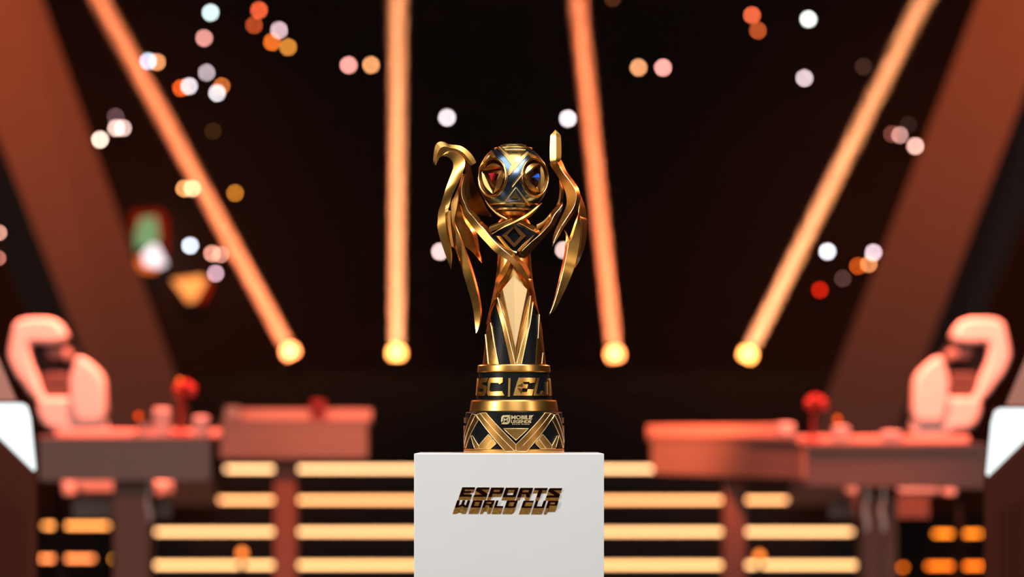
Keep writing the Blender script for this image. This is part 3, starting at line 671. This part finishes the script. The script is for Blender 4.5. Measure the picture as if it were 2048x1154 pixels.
for px0, px1, py0, d, dep, dk, label, cat, m in (
    (306, 338, 816, 14.45, .10, dk1, 'pale upright box standing on the nearer left desk', 'box', BOXM),
    (386, 416, 832, 14.40, .10, dk1, 'low pale box right of the red headset on the left desk', 'box', BOXM),
    (284, 300, 846, 14.35, .05, dk1, 'small pale cup on the nearer left desk', 'cup', BOXM),
    (448, 480, 813, 16.70, .10, dk2, 'small pale control box at the far left desk corner', 'box', BOXM),
    (620, 650, 799, 16.75, .10, dk2, 'small dark red speaker standing on the far left desk', 'speaker', REDP),
    (1556, 1590, 846, 15.58, .10, dk3, 'small pale control box on the right desk nearest the plinth', 'box', BOXM),
    (1668, 1700, 852, 14.62, .10, dk4, 'low pale box beside the red headset on the right desk', 'box', BOXM),
    (1765, 1805, 862, 14.40, .10, dk4, 'pale keyboard block on the nearer right desk', 'box', BOXM)):
    a, b = W(px0, py0, d), W(px1, py0, d); zt = dk[3]+.0005
    if cat == 'cup':
        o = obj('cup', lathe([(.022, zt), (.026, a.z), (.023, a.z), (.020, zt+.006)], ((a.x+b.x)/2, a.y), 20), m, None)
    else:
        me = box(a.x, b.x, a.y, a.y+dep, zt, a.z); o = obj(cat if cat != 'box' else 'equipment_box', me, m, None, bevel=.012)
        if cat == 'speaker':
            obj('cone', lathe([(.022, 0), (.016, .008), (.004, .004)], (0, 0), 16), DARK, None)
            c_ = bpy.data.objects[-1] if False else [x for x in COL.objects if x.name.startswith('cone')][-1]
            c_.parent = o; c_.rotation_euler = (math.pi/2, 0, 0); c_.location = ((a.x+b.x)/2, a.y-.001, (a.z+zt)/2)
    tag(o, label, cat)

# cables hanging at the desk legs
for dk, px, py0, py1, d in ((dk1, 297, 960, 1042, 14.25), (dk4, 1732, 976, 1062, 14.1), (dk4, 1766, 976, 1062, 14.1)):
    a, b = W(px, py0, d), W(px, py1, d)
    obj('cable', tube([a+(b-a)*t+Vector((.006*math.sin(9*t), 0, 0)) for t in [i/12 for i in range(13)]], [.006]*7+[.011]*6, 8), CHAIRW, dk[0])
# small glowing lamps standing on the desks
for dk, px, py, d, col, label in ((dk1, 360, 762, 14.62, (235,95,30), 'small orange lamp on a stalk above the red headset, left desk'),
                                  (dk1, 277, 832, 14.5, (215,60,5), 'small dull orange lamp on the nearer left desk'),
                                  (dk4, 1675, 838, 14.75, (225,70,10), 'small dull orange lamp on the nearer right desk')):
    c = W(px, py, d); e = empty('desk_lamp', (c.x, c.y, dk[3]), label, 'lamp', 'small desk lamps')
    obj('foot', lathe([(.03, dk[3]+.0005), (.03, dk[3]+.008), (.008, dk[3]+.012)], (c.x, c.y), 14), DARK, e)
    obj('stalk', tube([(c.x, c.y, dk[3]+.008), (c.x, c.y, c.z-.01)], .004, 6), DARK, e)
    obj('bulb', lathe([(.004, c.z-.014), (.012, c.z-.006), (.013, c.z+.004), (.005, c.z+.013)], (c.x, c.y), 12), emit(lin(col), 3.6), e)

# ------------------------------------------------------------------ tilted scenic pillars
def pillar(edge, ridge, outer, label):
    """three long edges as pixel pairs (top, bottom) with distances"""
    def line(p, q, d, ys): return [W(p[0]+(q[0]-p[0])*(y-p[1])/(q[1]-p[1]), y, d) for y in ys]
    ys = (-260, 1010)
    E = line(*edge, 24.6, ys); R = line(*ridge, 23.8, ys); O = line(*outer, 24.5, ys)
    back = [(E[i]+O[i])/2+Vector((0, .7, 0)) for i in (0, 1)]
    V = [E[0], E[1], R[0], R[1], O[0], O[1], back[0], back[1]]
    o = obj('scenic_pillar', mesh(V, [(0,1,3,2), (2,3,5,4), (4,5,7,6), (6,7,1,0), (0,2,4,6), (1,7,5,3)]), PILLAR, None, smooth=0)
    tag(o, label, 'pillar', 'tilted scenic pillars')
    return o
pillar(((85, 0), (368, 800)), ((-33, 200), (187, 760)), ((-14, 460), (108, 760)), 'tall tilted orange-lit pillar leaning to the left behind the left chair')
pillar(((1955, 0), (1650, 800)), ((2048, 190), (1832, 760)), ((2048, 440), (1912, 760)), 'tall tilted orange-lit pillar leaning to the right behind the right chair')

# ------------------------------------------------------------------ near podiums with a white light panel
def podium(mir, label):
    d = 9.2; s = -1 if mir else 1; cx = 2044 if mir else 0; dy = 10 if mir else 0
    M = lambda x, y, o=0.: W(cx+s*x, y+dy*(1 if y < 1000 else 0), d+o)
    e = empty('light_podium', (M(-60, 900).x, M(0, 900).y, ZF0), label, 'podium', 'podiums with white light panels')
    zf = HOR+(ZC-ZF0)*FPX/d
    def poly(name, pts, y0, th, m, **k): return obj(name, prism([M(x, y, y0) for x, y in pts], (-s*th*.22, th, 0)), m, e, **k)
    poly('body', [(-160, 800), (34, 802), (60, 806), (77, 950), (77, zf), (-160, zf)], .03, .5, PODIUM, smooth=0, bevel=.004)
    poly('lit_wedge', [(-160, 560), (-70, 560), (33, 801), (-160, 801)], .2, .06, ORANGE_LIT, smooth=0)  # wedge coloured salmon to stand for orange light on it
    poly('light_panel', [(-160, 806), (44, 806), (55, 812), (62, 835), (72, 938), (68, 942), (-4, 872), (-160, 716+100)], -.0, .035, emit((.92, 1.0, 1.0), 1.25), smooth=0)
    poly('face_panel', [(-160, 830), (-6, 880), (70, 952), (73, 965), (73, zf), (-160, zf)], 0., .035, PODIUM, smooth=0, bevel=.004)
    for x in (-6, 10, 24, 40): poly('rib', [(x, 985+x*.9), (x+6, 990+x*.9), (x+6, zf), (x, zf)], -.012, .02, PODIUM, smooth=0)
    return e
podium(False, 'grey podium with glowing white panel at the left edge')
podium(True, 'grey podium with glowing white panel at the right edge')

# ------------------------------------------------------------------ beam lights on a black platform
BD = 26.0
plat_z = W(0, 742, BD).z
tag(obj('rear_platform', box(-3.2, 3.2, 20.85, 21.6, ZF0, plat_z), DARK, None, smooth=0), 'black platform behind the stairs carrying the beam lights', 'platform')
mv = bpy.data.materials.new('haze'); mv.use_nodes = True; nt = mv.node_tree
nt.nodes.remove(nt.nodes['Principled BSDF'])
vs = nt.nodes.new('ShaderNodeVolumeScatter'); vs.inputs['Color'].default_value = (1, 1, 1, 1); vs.inputs['Density'].default_value = .18
mv.cycles.volume_sampling = 'EQUIANGULAR'
nt.links.new(vs.outputs[0], nt.nodes['Material Output'].inputs['Volume'])
BEAM_W = 20
def beam_light(px, py, tx, ty, col, lab, lab2, glow):
    c = W(px, py, BD); t = W(tx, ty, BD); ax = (t-c).normalized(); k = BD/FPX
    q = Vector((0, 0, 1)).rotation_difference(ax).to_matrix()
    e = empty('beam_light', (c.x, c.y, plat_z), lab, 'stage light', 'beam lights on the rear platform')
    def place(me, off=0.): 
        for v in me.vertices: v.co = c+q @ v.co
        me.update(); return me
    obj('base', box(c.x-.10, c.x+.10, c.y-.08, c.y+.08, plat_z, plat_z+.05), DARK, e, smooth=0, bevel=.005)
    for s in (-1, 1): obj('yoke_arm', box(c.x+s*.085-.01, c.x+s*.085+.01, c.y-.02, c.y+.02, plat_z+.04, c.z+.01), DARK, e, smooth=0)
    obj('head', place(lathe([(.03, -.15), (.06, -.10), (.062, -.05), (.060, -.036), (.045, -.036)], (0, 0), 24)), DARK, e)
    R = .066
    prof = [(R*math.cos(a), .012+R*math.sin(a)) for a in [-.75+(math.pi/2*.98+.75)*i/12 for i in range(13)]]
    obj('lens', place(lathe(prof, (0, 0), 24)), emit(lin(glow), 12.0), e)
    L = 3.9
    ld = bpy.data.lights.new('beam', 'AREA'); lo = bpy.data.objects.new('beam_lamp', ld); COL.objects.link(lo)
    ld.shape = 'DISK'; ld.size = .11; ld.spread = math.radians(1.6); ld.energy = BEAM_W; ld.color = col
    lo.location = c+ax*.085; lo.rotation_euler = (-ax).to_track_quat('Z', 'Y').to_euler(); aim(lo, c+ax*3)
    h = obj('light_beam', place(lathe([(.060, .088), (.060+.020*L, L)], (0, 0), 32)), mv, None)
    tag(h, lab2, 'light beam', 'light beams', 'stuff')
O1, O2 = (1.0, .23, .085), (1.0, .33, .13)
beam_light(582, 706, 178, -40, O1, 'glowing beam light left of the others, below the slanting left beam', 'leftmost orange light beam, slanting up to the left', (255,138,78))
beam_light(793, 709, 796, -40, O2, 'glowing beam light under the upright amber beam left of the trophy', 'upright amber light beam left of the trophy', (255,156,74))
beam_light(1230, 712, 1152, -40, O1, 'glowing beam light under the orange beam right of the trophy', 'nearly upright orange light beam right of the trophy', (255,138,74))
beam_light(1494, 712, 1866, -40, O2, 'glowing beam light right of the others, below the slanting right beam', 'rightmost amber light beam, slanting up to the right', (255,156,74))

# ------------------------------------------------------------------ small lamps on the back wall
LAMPS = [
 (421,25,(205,225,225),1.1,'white'), (408,76,(225,150,140),1,'pink'), (518,20,(228,92,52),1,'orange red'), (508,50,(180,72,34),.95,'dull orange'),
 (296,122,(200,215,245),1,'bluish white'), (314,124,(250,165,105),.9,'peach'), (413,145,(190,170,175),.95,'grey pink'), (378,172,(225,215,220),1,'white'),
 (362,176,(235,90,30),1,'orange red'), (434,186,(220,212,215),1.05,'white'), (443,172,(225,120,50),.8,'orange'), (558,60,(215,180,185),1,'pale pink'),
 (544,84,(230,110,35),1,'orange'), (576,94,(205,130,50),1,'amber'), (232,256,(240,200,185),1,'cream'), (246,256,(240,200,190),.9,'cream'),
 (200,279,(252,222,200),1.1,'bright cream'), (231,233,(110,80,85),.8,'dim grey'), (426,262,(60,36,12),.8,'dim brown'), (368,377,(250,170,100),.95,'peach'),
 (384,377,(255,205,155),1,'cream'), (470,386,(185,112,35),.95,'amber'), (380,491,(215,222,235),1.1,'white'), (424,507,(245,165,140),.9,'pink'),
 (441,509,(245,165,140),.8,'pink'), (431,547,(210,165,180),.95,'lilac'), (697,130,(238,155,145),1.1,'pink'), (742,130,(230,155,100),1.05,'peach'),
 (894,235,(220,205,210),1.15,'pale lilac'), (1136,237,(228,215,220),1.15,'pale lilac'), (880,503,(235,200,195),1.1,'pale pink'), (1128,500,(240,200,190),1.05,'pale pink'),
 (1277,135,(228,155,105),1.05,'peach'), (1326,135,(240,160,150),1.1,'pink'), (1504,30,(228,100,62),1,'orange red'), (1516,61,(185,80,38),.95,'dull orange'),
 (1617,38,(218,226,215),1.2,'white'), (1609,156,(215,190,195),1.05,'grey pink'), (1727,133,(60,38,30),.95,'dim brown'), (1784,268,(130,70,58),.8,'dim rose'),
 (1800,270,(205,150,140),.9,'rose'), (1831,292,(245,185,170),1.05,'pale pink'), (1817,249,(48,30,28),.8,'dim grey'), (1655,503,(225,222,232),1.15,'white'),
 (1686,557,(95,62,60),.8,'dim grey'), (1747,505,(225,195,205),1.05,'pale lilac'), (1738,528,(240,150,90),.9,'peach'), (1716,532,(200,80,20),.9,'orange'),
 (1640,580,(170,22,6),1.1,'red'), (1225,-4,(75,36,18),1,'dim brown'),
]
def tot(px, py): 
    side = 'left' if px < 1024 else 'right'; return side
WD = 32.0
def wall_lamp(px, py, col, size, label, d=WD, gain=1.0, host=None):
    c = W(px, py, d); r = .0185*size*d/32
    e = empty('wall_lamp', (c.x, c.y+.24, c.z), label, 'lamp', 'small lamps on the dark back wall')
    obj('housing', tube([(c.x, c.y+.24, c.z), (c.x, c.y+.05, c.z), (c.x, c.y+.01, c.z)], [r*.9, r*1.5, r*1.2], 12), DARK, e)
    obj('lens', tube([(c.x, c.y+.011, c.z), (c.x, c.y+.004, c.z), (c.x, c.y, c.z)], [r*1.05, r, r*.6], 16), emit(lin(col), 26*gain), e, smooth=0)
GRID = {}
NAMES = ['at the very top', 'high up', 'at beam height', 'low down']
def where(px, py):
    v = 'near the top edge' if py < 70 else 'in the upper part' if py < 200 else 'above mid-height' if py < 330 else 'near mid-height' if py < 470 else 'below mid-height'
    hpos = ('far left' if px < 340 else 'left' if px < 620 else 'between the left and upright beams' if px < 790 else 'just left of the trophy' if px < 1024 else 'just right of the trophy' if px < 1180 else
            'right of the third beam' if px < 1420 else 'right' if px < 1680 else 'far right')
    return v, hpos
used = {}
for px, py, col, size, nm in LAMPS:
    v, hpos = where(px, py); lb = f'small round {nm} lamp {v}, {hpos}'
    used.setdefault(lb, []).append((px, py, col, size))
for lb, items in used.items():
    for i, (px, py, col, size) in enumerate(items):
        l2 = lb if len(items) == 1 else lb+(', left one of its pair' if i == 0 else ', right one of its pair')
        wall_lamp(px, py, col, size, l2)
wall_lamp(-2, 465, (240,170,150), .8, 'small pink lamp on the left pillar at the frame edge', 23.72)
wall_lamp(-4, 516, (200,120,105), .8, 'dimmer rose lamp on the left pillar at the frame edge', 23.72)
# lit signs at left
def sign(name, label, pts_list, d):
    a = W(*pts_list[0][0][0], d); e = empty(name, (a.x, a.y+.25, a.z), label, 'sign')
    for pts, col, st, nm in pts_list:
        obj(nm, prism([W(x, y, d) for x, y in pts], (0, .05, 0)), emit(lin(col), st), e, smooth=0)
    xs = [x for p in pts_list for x, y in p[0]]; ysn = [y for p in pts_list for x, y in p[0]]
    a = W(min(xs)+4, max(ysn)-4, d); b = W(max(xs)-4, min(ysn)+4, d); 
    cx, cz = (a.x+b.x)/2, (a.z+b.z)/2
    obj('bracket', box(cx-.03, cx+.03, a.y+.045, a.y+.41, cz-.03, cz+.03), DARK, e, smooth=0)
sign('lit_sign', 'lit sign with green, white and red fields at the left pillar', [
    ([(280,436),(312,432),(318,468),(314,486),(272,500),(270,470)], (118,150,100), 1.15, 'green_field'),
    ([(300,492),(312,488),(332,528),(318,534),(290,530),(286,508)], (255,236,240), 1.6, 'white_field'),
    ([(272,520),(286,508),(290,530),(318,535),(304,545),(280,540)], (245,110,40), 1.3, 'orange_field'),
    ([(262,424),(322,420),(334,440),(334,520),(318,470),(312,432),(280,436),(270,470),(266,480)], (150,30,5), .8, 'red_border')], 31.9)
sign('arrow_sign', 'orange triangular lit sign pointing down beside the left beam', [
    ([(344,560),(402,552),(412,560),(390,600),(376,604)], (255,150,75), 1.7, 'orange_field'),
    ([(414,558),(424,566),(404,608),(396,600)], (170,30,6), .9, 'red_border')], 31.9)
# small lamps on stands beside the stairs
def stand_lamp(px, py, d, label):
    c = W(px, py, d); e = empty('stand_lamp', (c.x, c.y, ZF0), label, 'lamp', 'small lamps on stands')
    obj('pole', tube([(c.x, c.y, ZF0+.02), (c.x, c.y, c.z)], .02, 8), DARK, e)
    obj('foot', lathe([(.09, ZF0), (.09, ZF0+.015), (.02, ZF0+.03)], (c.x, c.y), 16), DARK, e)
    obj('bulb', lathe([(.012, c.z-.03), (.028, c.z-.01), (.028, c.z+.012), (.010, c.z+.03)], (c.x, c.y), 14), emit(lin((225,115,45)), 5.0), e)
stand_lamp(484, 1106, 22.0, 'small orange lamp on a thin stand in front of the stairs at left')
stand_lamp(1519, 1112, 22.0, 'small orange lamp on a thin stand in front of the stairs at right')
